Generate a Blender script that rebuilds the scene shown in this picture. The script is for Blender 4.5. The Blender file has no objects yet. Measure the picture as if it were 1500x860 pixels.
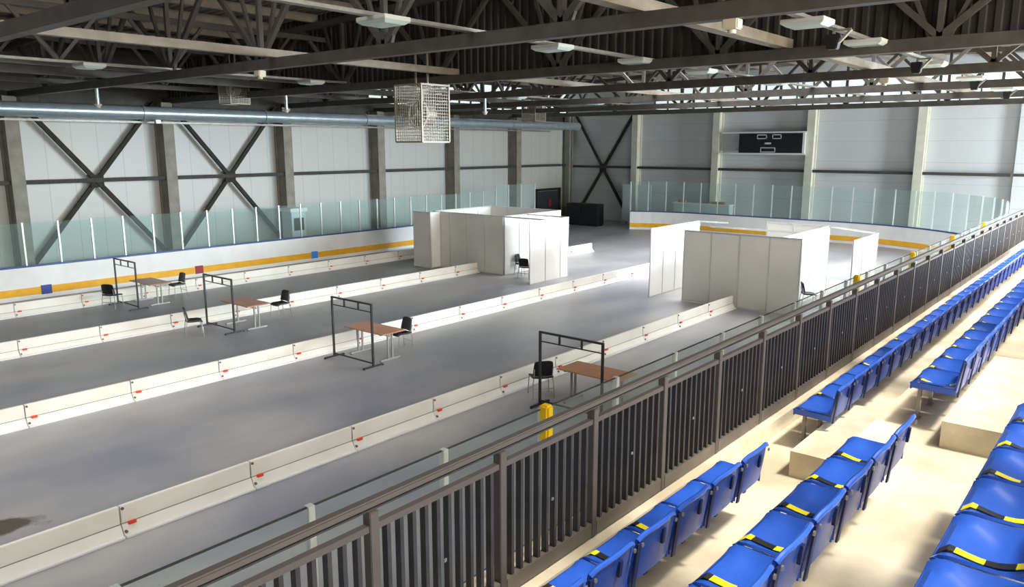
import bpy, bmesh, math, random
from mathutils import Vector, Matrix
random.seed(7)
scn = bpy.context.scene
col = scn.collection
R_ = math.radians

# ------------------------------------------------------------------ helpers
class MB:
    def __init__(s): s.v = []; s.f = []
    def add(s, vs, fs):
        n = len(s.v); s.v += [tuple(v) for v in vs]; s.f += [[i + n for i in f] for f in fs]; return s
    def box(s, x0, x1, y0, y1, z0, z1):
        vs = [(x, y, z) for x in (x0, x1) for y in (y0, y1) for z in (z0, z1)]
        return s.add(vs, [(0, 1, 3, 2), (4, 6, 7, 5), (0, 4, 5, 1), (2, 3, 7, 6), (0, 2, 6, 4), (1, 5, 7, 3)])
    def bar(s, p, q, w, h, up=(0, 0, 1)):
        p, q = Vector(p), Vector(q); d = (q - p).normalized(); u = Vector(up)
        if abs(d.dot(u)) > .98: u = Vector((0, 1, 0))
        a = d.cross(u).normalized() * w / 2; b = a.normalized().cross(d).normalized() * h / 2
        vs = [c + sa * a + sb * b for c in (p, q) for sa, sb in ((-1, -1), (1, -1), (1, 1), (-1, 1))]
        return s.add(vs, [(3, 2, 1, 0), (4, 5, 6, 7), (0, 1, 5, 4), (1, 2, 6, 5), (2, 3, 7, 6), (3, 0, 4, 7)])
    def cyl(s, p, q, r, n=12, r2=None):
        p, q = Vector(p), Vector(q); d = (q - p).normalized()
        u = Vector((0, 0, 1)) if abs(d.z) < .9 else Vector((1, 0, 0))
        a = d.cross(u).normalized(); b = d.cross(a)
        r2 = r if r2 is None else r2
        vs = [c + rr * (math.cos(2 * math.pi * i / n) * a + math.sin(2 * math.pi * i / n) * b) for c, rr in ((p, r), (q, r2)) for i in range(n)]
        fs = [(i, (i + 1) % n, n + (i + 1) % n, n + i) for i in range(n)]
        fs += [tuple(range(n - 1, -1, -1)), tuple(range(n, 2 * n))]
        return s.add(vs, fs)
    def tube(s, pts, r, n=8):
        pts = [Vector(p) for p in pts]; m = len(pts); vs = []; fs = []
        for k, p in enumerate(pts):
            d = (pts[min(k + 1, m - 1)] - pts[max(k - 1, 0)]).normalized()
            u = Vector((0, 0, 1)) if abs(d.z) < .9 else Vector((1, 0, 0))
            a = d.cross(u).normalized(); b = d.cross(a)
            vs += [p + r * (math.cos(2 * math.pi * i / n) * a + math.sin(2 * math.pi * i / n) * b) for i in range(n)]
        for k in range(m - 1):
            for i in range(n):
                fs.append((k * n + i, k * n + (i + 1) % n, (k + 1) * n + (i + 1) % n, (k + 1) * n + i))
        fs += [tuple(range(n - 1, -1, -1)), tuple(range((m - 1) * n, m * n))]
        return s.add(vs, fs)
    def prism_y(s, prof, y0, y1):           # profile of (x, z) swept along y
        n = len(prof); vs = [(x, y0, z) for x, z in prof] + [(x, y1, z) for x, z in prof]
        fs = [(i, (i + 1) % n, n + (i + 1) % n, n + i) for i in range(n)] + [tuple(range(n - 1, -1, -1)), tuple(range(n, 2 * n))]
        return s.add(vs, fs)
    def prism_z(s, prof, z0, z1):           # outline of (x, y) raised along z
        n = len(prof); vs = [(x, y, z0) for x, y in prof] + [(x, y, z1) for x, y in prof]
        fs = [(i, (i + 1) % n, n + (i + 1) % n, n + i) for i in range(n)] + [tuple(range(n - 1, -1, -1)), tuple(range(n, 2 * n))]
        return s.add(vs, fs)
    def sweep(s, path, prof, closed=False):  # profile (offset to the outer side, z) along a plan path of (x, y)
        m = len(path); n = len(prof); vs = []; fs = []
        for k in range(m):
            a = Vector(path[max(k - 1, 0)]); b = Vector(path[min(k + 1, m - 1)])
            d = (b - a).normalized(); nrm = Vector((-d.y, d.x))
            for o, z in prof:
                vs.append((path[k][0] + nrm.x * o, path[k][1] + nrm.y * o, z))
        for k in range(m - 1):
            for i in range(n):
                fs.append((k * n + i, k * n + (i + 1) % n, (k + 1) * n + (i + 1) % n, (k + 1) * n + i))
        fs += [tuple(range(n - 1, -1, -1)), tuple(range((m - 1) * n, m * n))]
        return s.add(vs, fs)
    def shell(s, fn, nu, nv, t):            # thick sheet from fn(u, v) -> point
        P = [[Vector(fn(i / nu, j / nv)) for j in range(nv + 1)] for i in range(nu + 1)]
        N = [[None] * (nv + 1) for _ in range(nu + 1)]
        for i in range(nu + 1):
            for j in range(nv + 1):
                du = P[min(i + 1, nu)][j] - P[max(i - 1, 0)][j]; dv = P[i][min(j + 1, nv)] - P[i][max(j - 1, 0)]
                c = du.cross(dv); N[i][j] = c.normalized() if c.length > 1e-9 else Vector((0, 0, 1))
        vs = [P[i][j] for i in range(nu + 1) for j in range(nv + 1)] + [P[i][j] - N[i][j] * t for i in range(nu + 1) for j in range(nv + 1)]
        W = nv + 1; O = (nu + 1) * W; g = lambda i, j: i * W + j; fs = []
        for i in range(nu):
            for j in range(nv):
                fs.append((g(i, j), g(i + 1, j), g(i + 1, j + 1), g(i, j + 1)))
                fs.append((O + g(i, j + 1), O + g(i + 1, j + 1), O + g(i + 1, j), O + g(i, j)))
        for i in range(nu):
            fs.append((g(i + 1, 0), g(i, 0), O + g(i, 0), O + g(i + 1, 0))); fs.append((g(i, nv), g(i + 1, nv), O + g(i + 1, nv), O + g(i, nv)))
        for j in range(nv):
            fs.append((g(0, j), g(0, j + 1), O + g(0, j + 1), O + g(0, j))); fs.append((g(nu, j + 1), g(nu, j), O + g(nu, j), O + g(nu, j + 1)))
        return s.add(vs, fs)
    def mesh(s, name, mat, smooth=False, bevel=0):
        me = bpy.data.meshes.new(name); me.from_pydata(s.v, [], s.f); me.update()
        bm = bmesh.new(); bm.from_mesh(me)
        bmesh.ops.recalc_face_normals(bm, faces=bm.faces)
        if bevel: bmesh.ops.bevel(bm, geom=bm.edges[:], offset=bevel, segments=2, affect='EDGES', clamp_overlap=True)
        bm.to_mesh(me); bm.free()
        for p in me.polygons: p.use_smooth = smooth
        if smooth and hasattr(me, 'set_sharp_from_angle'): me.set_sharp_from_angle(angle=R_(38))
        me.materials.append(mat); return me
    def build(s, name, mat, parent=None, smooth=False, bevel=0, label=None, kind=None):
        return inst(name, s.mesh(name, mat, smooth, bevel), parent, label, kind)

def inst(name, me, parent=None, label=None, kind=None, loc=None):
    o = bpy.data.objects.new(name, me); col.objects.link(o)
    if parent: o.parent = parent
    if label: o['label'] = label
    if kind: o['kind'] = kind
    if loc: o.location = loc
    return o
def tag(o, label, cat, group=None, kind=None):
    o['label'] = label; o['category'] = cat
    if group: o['group'] = group
    if kind: o['kind'] = kind
    return o
def thing(name, label, cat, loc=(0, 0, 0), rz=0, group=None):
    o = bpy.data.objects.new(name, None); col.objects.link(o)
    o.location = loc; o.rotation_euler = (0, 0, rz); o.empty_display_size = .2
    return tag(o, label, cat, group)
def dup(root, loc, rz, label, group=None):
    r = root.copy(); col.objects.link(r); r.location = loc; r.rotation_euler = (0, 0, rz); r['label'] = label
    if group: r['group'] = group
    for ch in list(root.children):
        c = ch.copy(); col.objects.link(c); c.parent = r
        for g in list(ch.children):
            d = g.copy(); col.objects.link(d); d.parent = c
    return r
def structure(name, mb, mat, smooth=False):
    return mb.build(name, mat, None, smooth, kind='structure')
ONES = 'zeroth first second third fourth fifth sixth seventh eighth ninth tenth eleventh twelfth thirteenth fourteenth fifteenth sixteenth seventeenth eighteenth nineteenth'.split()
def nth(n):
    if n < 20: return ONES[n]
    t = {2: 'twent', 3: 'thirt', 4: 'fort'}[n // 10]
    return t + 'ieth' if n % 10 == 0 else t + 'y-' + ONES[n % 10]

# ------------------------------------------------------------------ materials
def base_mat(name, c, rough=.5, metal=0., spec=.5):
    m = bpy.data.materials.new(name); m.use_nodes = True
    b = m.node_tree.nodes['Principled BSDF']
    b.inputs['Base Color'].default_value = (*c, 1); b.inputs['Roughness'].default_value = rough
    b.inputs['Metallic'].default_value = metal; b.inputs['Specular IOR Level'].default_value = spec
    return m
def noisy(name, c1, c2, scale=3., rough=.5, metal=0., bump=0., detail=6., stretch=(1, 1, 1), spec=.5, rough2=None, lo=.35, hi=.65):
    m = base_mat(name, c1, rough, metal, spec); nt = m.node_tree; N = nt.nodes; L = nt.links; b = N['Principled BSDF']
    tc = N.new('ShaderNodeTexCoord'); mp = N.new('ShaderNodeMapping'); mp.inputs['Scale'].default_value = stretch
    no = N.new('ShaderNodeTexNoise'); no.inputs['Scale'].default_value = scale; no.inputs['Detail'].default_value = detail
    cr = N.new('ShaderNodeValToRGB'); cr.color_ramp.elements[0].color = (*c1, 1); cr.color_ramp.elements[1].color = (*c2, 1)
    cr.color_ramp.elements[0].position = lo; cr.color_ramp.elements[1].position = hi
    L.new(tc.outputs['Object'], mp.inputs['Vector']); L.new(mp.outputs['Vector'], no.inputs['Vector'])
    L.new(no.outputs['Fac'], cr.inputs['Fac']); L.new(cr.outputs['Color'], b.inputs['Base Color'])
    if rough2 is not None:
        mr = N.new('ShaderNodeMapRange'); mr.inputs['To Min'].default_value = rough; mr.inputs['To Max'].default_value = rough2
        mr.inputs['From Min'].default_value = .3; mr.inputs['From Max'].default_value = .7
        L.new(no.outputs['Fac'], mr.inputs['Value']); L.new(mr.outputs['Result'], b.inputs['Roughness'])
    if bump:
        bp = N.new('ShaderNodeBump'); bp.inputs['Strength'].default_value = bump; bp.inputs['Distance'].default_value = .02
        n2 = N.new('ShaderNodeTexNoise'); n2.inputs['Scale'].default_value = scale * 9; n2.inputs['Detail'].default_value = 4
        L.new(mp.outputs['Vector'], n2.inputs['Vector']); L.new(n2.outputs['Fac'], bp.inputs['Height']); L.new(bp.outputs['Normal'], b.inputs['Normal'])
    return m
def seamed(name, c, axis, pitch, seam, rough=.45, off=0.):
    """flat cladding sheets with a narrow joint every pitch metres"""
    m = base_mat(name, c, rough); nt = m.node_tree; N = nt.nodes; L = nt.links; b = N['Principled BSDF']
    tc = N.new('ShaderNodeTexCoord'); sp = N.new('ShaderNodeSeparateXYZ'); L.new(tc.outputs['Object'], sp.inputs[0])
    a = N.new('ShaderNodeMath'); a.operation = 'MULTIPLY_ADD'; a.inputs[1].default_value = 1 / pitch; a.inputs[2].default_value = off
    L.new(sp.outputs[axis], a.inputs[0])
    fr = N.new('ShaderNodeMath'); fr.operation = 'FRACT'; L.new(a.outputs[0], fr.inputs[0])
    lt = N.new('ShaderNodeMath'); lt.operation = 'LESS_THAN'; lt.inputs[1].default_value = .035 / pitch; L.new(fr.outputs[0], lt.inputs[0])
    no = N.new('ShaderNodeTexNoise'); no.inputs['Scale'].default_value = .35; L.new(tc.outputs['Object'], no.inputs['Vector'])
    mx0 = N.new('ShaderNodeMix'); mx0.data_type = 'RGBA'; mx0.inputs['A'].default_value = (*[x * .94 for x in c], 1); mx0.inputs['B'].default_value = (*c, 1)
    L.new(no.outputs['Fac'], mx0.inputs['Factor'])
    mx = N.new('ShaderNodeMix'); mx.data_type = 'RGBA'; mx.inputs['B'].default_value = (*seam, 1)
    L.new(mx0.outputs['Result'], mx.inputs['A']); L.new(lt.outputs[0], mx.inputs['Factor']); L.new(mx.outputs['Result'], b.inputs['Base Color'])
    return m
def glass_mat(name, tint, haze, hz=(.7, .85, .85)):
    m = bpy.data.materials.new(name); m.use_nodes = True; nt = m.node_tree; N = nt.nodes; L = nt.links
    for n in list(N): N.remove(n)
    out = N.new('ShaderNodeOutputMaterial'); tr = N.new('ShaderNodeBsdfTransparent'); tr.inputs['Color'].default_value = (*tint, 1)
    gl = N.new('ShaderNodeBsdfGlossy'); gl.inputs['Roughness'].default_value = .04
    df = N.new('ShaderNodeBsdfDiffuse'); df.inputs['Color'].default_value = (*hz, 1)  # pale diffuse share paints in the haze of reflection and dirt
    fr = N.new('ShaderNodeFresnel'); fr.inputs['IOR'].default_value = 1.16
    m1 = N.new('ShaderNodeMixShader'); m2 = N.new('ShaderNodeMixShader'); m1.inputs[0].default_value = haze
    L.new(tr.outputs[0], m1.inputs[1]); L.new(df.outputs[0], m1.inputs[2])
    sc_ = N.new('ShaderNodeMath'); sc_.operation = 'MULTIPLY'; sc_.inputs[1].default_value = .35
    L.new(fr.outputs[0], sc_.inputs[0]); L.new(sc_.outputs[0], m2.inputs[0]); L.new(m1.outputs[0], m2.inputs[1]); L.new(gl.outputs[0], m2.inputs[2]); L.new(m2.outputs[0], out.inputs[0])
    return m
def emit_mat(name, c, s):
    m = base_mat(name, c, .6); b = m.node_tree.nodes['Principled BSDF']
    b.inputs['Emission Color'].default_value = (*c, 1); b.inputs['Emission Strength'].default_value = s
    return m
def tape_mat(name, pitch):
    m = base_mat(name, (1, .8, .02), .4); nt = m.node_tree; N = nt.nodes; L = nt.links; b = N['Principled BSDF']
    tc = N.new('ShaderNodeTexCoord'); sp = N.new('ShaderNodeSeparateXYZ'); L.new(tc.outputs['Object'], sp.inputs[0])
    a = N.new('ShaderNodeMath'); a.operation = 'MULTIPLY_ADD'; a.inputs[1].default_value = 1 / pitch; a.inputs[2].default_value = 20.1; L.new(sp.outputs[0], a.inputs[0])
    fr = N.new('ShaderNodeMath'); fr.operation = 'FRACT'; L.new(a.outputs[0], fr.inputs[0])
    lt = N.new('ShaderNodeMath'); lt.operation = 'LESS_THAN'; lt.inputs[1].default_value = .5; L.new(fr.outputs[0], lt.inputs[0])
    mx = N.new('ShaderNodeMix'); mx.data_type = 'RGBA'; mx.inputs['A'].default_value = (.95, .80, .01, 1); mx.inputs['B'].default_value = (.012, .012, .012, 1)
    L.new(lt.outputs[0], mx.inputs['Factor']); L.new(mx.outputs['Result'], b.inputs['Base Color'])
    return m

def floor_mat():
    m = noisy('rink_concrete', (.245, .248, .28), (.40, .385, .365), .42, .33, 0, 0, 8, (1, .55, 1), .5, .42, .38, .62)
    nt = m.node_tree; N = nt.nodes; L = nt.links; b = N['Principled BSDF']
    src = b.inputs['Base Color'].links[0].from_socket
    # a dark damp mark with its own outline on the slab near the third divider
    tc = N.new('ShaderNodeTexCoord'); mp = N.new('ShaderNodeMapping'); mp.inputs['Location'].default_value = (11.95, -3.2, 0)
    mp.vector_type = 'POINT'
    ds = N.new('ShaderNodeVectorMath'); ds.operation = 'MULTIPLY'; ds.inputs[1].default_value = (1.15, .8, 0)
    le = N.new('ShaderNodeVectorMath'); le.operation = 'LENGTH'
    no = N.new('ShaderNodeTexNoise'); no.inputs['Scale'].default_value = 2.2; no.inputs['Detail'].default_value = 5
    ad = N.new('ShaderNodeMath'); ad.operation = 'MULTIPLY_ADD'; ad.inputs[1].default_value = 1.1
    rp = N.new('ShaderNodeValToRGB'); rp.color_ramp.elements[0].position = .78; rp.color_ramp.elements[1].position = .95
    rp.color_ramp.elements[0].color = (1, 1, 1, 1); rp.color_ramp.elements[1].color = (0, 0, 0, 1)
    L.new(tc.outputs['Object'], mp.inputs[0]); L.new(mp.outputs[0], ds.inputs[0]); L.new(ds.outputs[0], le.inputs[0])
    L.new(tc.outputs['Object'], no.inputs['Vector']); L.new(no.outputs['Fac'], ad.inputs[0]); L.new(le.outputs['Value'], ad.inputs[2])
    L.new(ad.outputs[0], rp.inputs[0])
    mx = N.new('ShaderNodeMix'); mx.data_type = 'RGBA'; mx.inputs['B'].default_value = (.10, .085, .06, 1)
    L.new(src, mx.inputs['A']); L.new(rp.outputs[0], mx.inputs['Factor']); L.new(mx.outputs['Result'], b.inputs['Base Color'])
    return m

M = {}
M['floor'] = floor_mat()
M['stand'] = noisy('stand_concrete', (.57, .485, .34), (.77, .685, .52), 1.4, .8, 0, .15, 10, lo=.4, hi=.6)
M['block'] = noisy('step_block_concrete', (.60, .515, .37), (.73, .645, .48), 4., .85, 0, .3, 8)
M['wall'] = seamed('wall_cladding', (.55, .555, .53), 1, 1.0, (.43, .435, .415))
M['wall_e'] = seamed('end_wall_cladding', (.55, .58, .60), 2, 1.15, (.45, .47, .49), off=.2)
M['wall_dark'] = noisy('dark_upper_wall', (.05, .047, .042), (.075, .07, .06), 2, .7)  # darker tone for the upper band of the side wall
M['column'] = noisy('column_concrete', (.22, .205, .17), (.29, .27, .225), 2.5, .7, 0, .1)
M['column_pale'] = noisy('pale_column', (.56, .56, .46), (.64, .63, .53), 2.5, .7, 0, .1)
M['brace'] = noisy('brace_steel', (.036, .032, .027), (.05, .046, .039), 5, .8, spec=.15)
M['girt'] = noisy('girt_steel', (.05, .05, .046), (.07, .07, .065), 5, .75, spec=.2)
M['truss'] = noisy('truss_steel', (.062, .055, .048), (.09, .08, .07), 3, .5)
M['beam'] = noisy('tan_beam_steel', (.22, .19, .145), (.29, .25, .20), 3, .5)
M['tray'] = noisy('tray_zinc', (.24, .235, .205), (.31, .305, .27), 5, .4, .3)
M['deck'] = noisy('roof_deck_sheet', (.15, .135, .115), (.19, .175, .15), 1.2, .6)
M['curtain'] = noisy('curtain_sheet', (.026, .022, .018), (.036, .031, .025), 1.5, .6)
M['duct'] = noisy('duct_galvanised', (.42, .50, .55), (.50, .58, .63), 3, .32, .55)
M['white_board'] = noisy('board_plastic', (.82, .82, .81), (.88, .88, .87), 1.5, .28)
M['yellow_kick'] = noisy('kick_plastic', (.86, .42, .02), (.93, .50, .03), 3, .3)
M['blue_rail'] = base_mat('rail_blue', (.035, .075, .26), .35)
M['red_mark'] = base_mat('marker_red', (.33, .015, .02), .4)
M['blue_mark'] = base_mat('marker_blue', (.02, .06, .30), .4)
M['blue_mark2'] = base_mat('marker_bright_blue', (.05, .28, .85), .4)
M['glass'] = glass_mat('rink_glass', (.91, .965, .955), .06)
M['glass_clear'] = glass_mat('clear_glass', (.97, .99, .985), .035)
M['stanchion'] = base_mat('stanchion_aluminium', (.72, .76, .74), .35, .3)
M['pad'] = base_mat('pad_yellow', (.95, .62, .01), .5)
M['pad_white'] = base_mat('pad_white', (.85, .83, .78), .5)
M['divider'] = noisy('divider_plastic', (.80, .765, .68), (.86, .825, .745), 1.5, .42)
M['divider_foot'] = noisy('divider_foot_plastic', (.80, .79, .77), (.86, .85, .83), 2, .4)
M['groove'] = base_mat('groove_grey', (.30, .285, .25), .6)
M['red'] = base_mat('clip_red', (.80, .06, .02), .4)
M['bolt'] = base_mat('bolt_brown', (.17, .10, .08), .5)
M['rail'] = noisy('railing_paint', (.078, .070, .066), (.085, .076, .072), 4, .45, .1)
M['bars'] = noisy('baluster_paint', (.035, .034, .039), (.048, .047, .053), 4, .45, .2)
M['rail_foot'] = noisy('railing_foot_paint', (.115, .10, .088), (.15, .132, .115), 4, .5)
M['seat'] = noisy('seat_blue_plastic', (.018, .085, .46), (.03, .115, .56), 2.5, .24, 0, 0, 4)
M['seat_back'] = noisy('seat_back_plastic', (.018, .075, .42), (.03, .10, .50), 2.5, .30, 0, 0, 4)
M['bracket'] = base_mat('navy_steel_and_edge_shade', (.012, .025, .12), .4, .2)
M['seat_leg'] = base_mat('seat_leg_grey', (.36, .33, .27), .5, .2)
M['screw'] = base_mat('screw_zinc', (.45, .45, .42), .35, .8)
M['tape'] = tape_mat('hazard_tape', .21)
M['black'] = base_mat('black_plastic', (.006, .006, .007), .5)
M['rack'] = base_mat('rack_black_steel', (.03, .03, .032), .4, .3)
M['chrome'] = base_mat('chrome_tube', (.34, .34, .33), .3, .4)
M['leg'] = base_mat('table_leg_grey', (.34, .335, .32), .4, .3)
M['wood'] = noisy('table_veneer', (.50, .235, .125), (.58, .29, .165), 2, .33, 0, 0, 6, (1, 9, 1))
M['panel'] = noisy('booth_panel', (.76, .75, .70), (.80, .79, .745), 1.2, .4)
M['alu'] = base_mat('booth_aluminium', (.62, .63, .61), .3, .55)
M['lamp'] = base_mat('lamp_housing', (.62, .62, .58), .4)
M['diffuser'] = base_mat('lamp_diffuser', (.62, .76, .73), .25)
M['wire'] = base_mat('cage_wire', (.34, .30, .245), .45, .2)
M['fan'] = base_mat('fan_grey', (.36, .33, .29), .4, .3)
M['fan_white'] = base_mat('fan_ring_white', (.78, .77, .72), .4)
M['score'] = base_mat('score_black', (.006, .006, .010), .35)
M['led'] = base_mat('score_line_white', (.55, .56, .58), .5)
M['frame_w'] = base_mat('score_frame_white', (.68, .70, .68), .4)
M['beige'] = base_mat('sensor_beige', (.60, .54, .42), .5)
M['door'] = base_mat('door_dark', (.045, .045, .052), .5)
M['signred'] = base_mat('sign_red', (.5, .03, .05), .5)
M['brown'] = base_mat('box_brown', (.42, .24, .12), .6)
M['paleboard'] = base_mat('board_pale', (.62, .70, .74), .5)
M['win'] = emit_mat('daylight_glazing', (.80, .92, .90), .8)

# ------------------------------------------------------------------ camera (H = 5.3 m over the rink slab)
F, PX, PY = 1130., 962., -217.
Yv = Vector((PX, PY, F)).normalized()
pit = math.atan(217 / F)
Zv = Vector((0, -math.cos(pit), -math.sin(pit))); Zv = (Zv - Yv * Yv.dot(Zv)).normalized()
Xv = Yv.cross(Zv)
cam_r = Vector((Xv.x, Yv.x, Zv.x)); cam_d = Vector((Xv.y, Yv.y, Zv.y)); cam_f = Vector((Xv.z, Yv.z, Zv.z))
cd = bpy.data.cameras.new('camera'); cam = bpy.data.objects.new('camera', cd); col.objects.link(cam)
mw = Matrix.Identity(4)
for i in range(3):
    mw[i][0] = cam_r[i]; mw[i][1] = -cam_d[i]; mw[i][2] = -cam_f[i]
mw[2][3] = 5.3
cam.matrix_world = mw
cd.sensor_width = 36; cd.lens = F / 1500 * 36; cd.clip_start = .05; cd.clip_end = 300
scn.camera = cam

# ------------------------------------------------------------------ setting
XL, YE, XR, YB = -34.2, 47.3, 9.0, -5.0
def roofz(x): return 10.15 - .04 * abs(x + 13)
structure('floor', MB().box(XL - .3, XR + .3, YB - .3, YE + .3, -.3, 0), M['floor'])
structure('wall_left', MB().box(XL - .3, XL, YB, YE, 0, 6.7), M['wall'])
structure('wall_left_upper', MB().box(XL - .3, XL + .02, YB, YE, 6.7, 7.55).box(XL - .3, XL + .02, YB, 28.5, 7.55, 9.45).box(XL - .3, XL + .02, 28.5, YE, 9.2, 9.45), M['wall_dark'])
structure('wall_end', MB().box(XL - .3, XR, YE, YE + .3, 0, 7.55), M['wall_e'])
structure('wall_end_upper', MB().prism_y([(XL - .3, 9.3), (XR, 9.3), (XR, 9.4), (-13, 10.3), (XL - .3, 9.4)], YE, YE + .3)
          .box(XL - .3, -27, YE, YE + .3, 7.55, 9.3).box(7.5, XR, YE, YE + .3, 7.55, 9.3), M['wall_e'])
structure('wall_end_annex', MB().box(-5.9, XR, YE - .35, YE, 0, 7.4), M['wall_e'])
structure('wall_back', MB().box(XL, XR, YB - .3, YB, 0, 10.2), M['wall'])
# near long wall carries tall window openings
wr = MB()
for z0, z1 in ((0, .9), (9.0, 9.5)): wr.box(XR, XR + .3, YB, YE, z0, z1)
wr.box(XR, XR + .3, YB, 20, .9, 5.4).box(XR, XR + .3, 20, 23, .9, 9).box(XR, XR + .3, 41, YE, .9, 9)
wr.box(XR, XR + .3, YB, -3, 5.4, 9)
structure('wall_right', wr, M['wall'])
# roof deck: corrugated sheet, ribs running across the hall, unseen opening cut over the stand to let light in
def deck(x0, x1, y0, y1):
    mb = MB(); p = .33; n = int(round((y1 - y0) / p)); prof = []
    for k in range(n):
        y = y0 + k * (y1 - y0) / n; q = (y1 - y0) / n
        prof += [(y, 0), (y + q * .38, 0), (y + q * .5, .07), (y + q * .88, .07)]
    prof.append((y1, 0))
    m = len(prof); vs = []
    for x in (x0, x1):
        vs += [(x, y, roofz(x) + z) for y, z in prof]
        vs += [(x, y, roofz(x) + z + .05) for y, z in prof]
    fs = []
    for i in range(m - 1):
        fs += [(i, i + 1, 2 * m + i + 1, 2 * m + i), (m + i + 1, m + i, 3 * m + i, 3 * m + i + 1)]
    return mb.add(vs, fs)
cl = deck(XL - .3, -13, YB, YE)
for a in ((-13, .1, YB, YE), (5.1, XR + .3, YB, YE), (.1, 5.1, YB, -2.2), (.1, 5.1, 44, YE)):
    d = deck(*a); cl.add(d.v, d.f)
structure('ceiling', cl, M['deck'])
# stand
T1, T2, T3 = 2.35, 2.82, 3.25
low = [(-3.15, 0), (-3.15, 2.52), (-2.76, 2.52), (-2.76, T1), (-1.77, T1), (-1.77, T2), (-.50, T2), (-.50, T3), (.3, T3), (.3, 0)]
high = [(.3, 0), (.3, 3.7), (1.3, 3.7), (1.3, 4.15), (2.3, 4.15), (2.3, 4.6), (3.3, 4.6), (3.3, 5.05), (XR, 5.05), (XR, 0)]
structure('concrete_stand', MB().prism_y(low, -2.5, 30.6).prism_y(high, -2.5, 19.5), M['stand'])
structure('aisle_step_1', MB().box(-2.29, -1.772, 6.66, 8.36, T1, 2.59), M['block'])
structure('aisle_step_2', MB().box(-1.17, -.502, 6.97, 9.6, T2, 3.05), M['block'])
# end wall clerestory glazing behind mullions
for i in range(12):
    x0 = -27 + i * 2.875
    w = MB().box(x0 + .05, x0 + 2.83, YE + .1, YE + .14, 7.6, 9.27).build('window_%d' % (i + 1), M['win'], kind='structure')
    fr = MB().box(x0, x0 + 2.875, YE - .02, YE + .2, 7.55, 7.62).box(x0, x0 + 2.875, YE - .02, YE + .2, 9.24, 9.3)
    for a in (0, .96, 1.92, 2.81): fr.box(x0 + a, x0 + a + .06, YE - .02, YE + .2, 7.6, 9.26)
    fr.build('window_frame', M['girt'], w)

for i in range(6):
    y0 = 28.5 + i * 3.13
    w = MB().box(XL - .14, XL - .10, y0 + .05, y0 + 3.08, 7.6, 9.17).build('window_%d' % (i + 13), M['win'], kind='structure')
    fr = MB().box(XL - .2, XL + .03, y0, y0 + 3.13, 7.55, 7.62).box(XL - .2, XL + .03, y0, y0 + 3.13, 9.14, 9.2)
    for a in (0, 1.04, 2.08, 3.07): fr.box(XL - .2, XL + .03, y0 + a, y0 + a + .06, 7.6, 9.16)
    fr.build('window_frame', M['girt'], w)

# columns
GY = [10.7 + 6 * k for k in range(-2, 6)]
for k, y in enumerate(GY):
    c = thing('steel_column', f'brown grey column on the long white side wall, {nth(len(GY) - k)} counted from the far corner', 'column', (XL, y, 0), 0, 'side wall columns')
    MB().box(0.002, .08, -.24, .24, 0, 7.12).build('flange', M['column'], c)
    MB().box(.08, .72, -.16, .16, 0, 7.12).build('web', M['column'], c)
    MB().box(.72, .80, -.24, .24, 0, 7.12).build('flange', M['column'], c)
EX = [-28.1, -22.15, -16.2, -10.3]
for k, x in enumerate(EX):
    c = thing('steel_column', f'pale column on the far end wall, {nth(k + 2)} counted from the dark corner', 'column', (x, YE, 0), 0, 'end wall columns')
    MB().box(-.22, .22, -.08, -.002, 0, 7.5).build('flange', M['column_pale'], c)
    MB().box(-.13, .13, -.55, -.08, 0, 7.5).build('web', M['column_pale'], c)
    MB().box(-.22, .22, -.63, -.55, 0, 7.5).build('flange', M['column_pale'], c)
c = thing('steel_column', 'column standing in the dark far corner of the hall', 'column', (XL + .45, YE - .45, 0))
MB().box(-.22, .22, -.22, -.14, 0, 7.5).build('flange', M['column'], c)
MB().box(-.10, .10, -.14, .14, 0, 7.5).build('web', M['column'], c)
MB().box(-.22, .22, .14, .22, 0, 7.5).build('flange', M['column'], c)
# girts between columns
tr = 1
ys = [-5 + .02] + GY + [YE - .9]
for a, b in zip(ys[:-1], ys[1:]):
    MB().box(XL + .55, XL + .68, a + .17, b - .17, 3.82, 3.98).build('trim_%d' % tr, M['girt'], kind='structure'); tr += 1
xs = [XL + .7] + EX + [-5.9]
for a, b in zip(xs[:-1], xs[1:]):
    MB().box(a + .14, b - .14, YE - .42, YE - .30, 3.72, 3.88).build('trim_%d' % tr, M['girt'], kind='structure'); tr += 1
MB().box(-5.9, XR, YE - .45, YE - .36, 3.74, 3.88).build('trim_%d' % tr, M['girt'], kind='structure'); tr += 1
# cross braces
def xbrace(lbl, P, Q, R, S):
    c = thing('cross_brace', lbl, 'brace', tuple((Vector(P) + Vector(Q)) / 2))
    o = c.location
    for a, b, d in ((P, Q, 0), (R, S, 1)):
        MB().bar(Vector(a) - o, Vector(b) - o, .13, .17).build('brace_bar', M['brace'], c)
    n = MB().box(-.03, .03, -.26, .26, -.26, .26) if abs(P[0] - Q[0]) < .01 else MB().box(-.26, .26, -.03, .03, -.26, .26)
    n.build('gusset_plate', M['brace'], c)
xo = XL + .40
xbrace('dark steel X brace on the side wall, in the bay near the caged lamp end', (xo, GY[2] + .3, 7.1), (xo, GY[3] - .3, .6), (xo - .1, GY[2] + .3, .6), (xo - .1, GY[3] - .3, 7.1))
xbrace('dark steel X brace on the side wall, in the bay next to the white kiosk', (xo, GY[3] + .3, 7.1), (xo, GY[4] - .3, .6), (xo - .1, GY[3] + .3, .6), (xo - .1, GY[4] - .3, 7.1))
yo = YE - .2
xbrace('dark steel X brace on the far end wall beside the corner', (-33.3, yo, 7.45), (-28.5, yo, .02), (-33.3, yo + .1, .02), (-28.5, yo + .1, 7.45))

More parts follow.
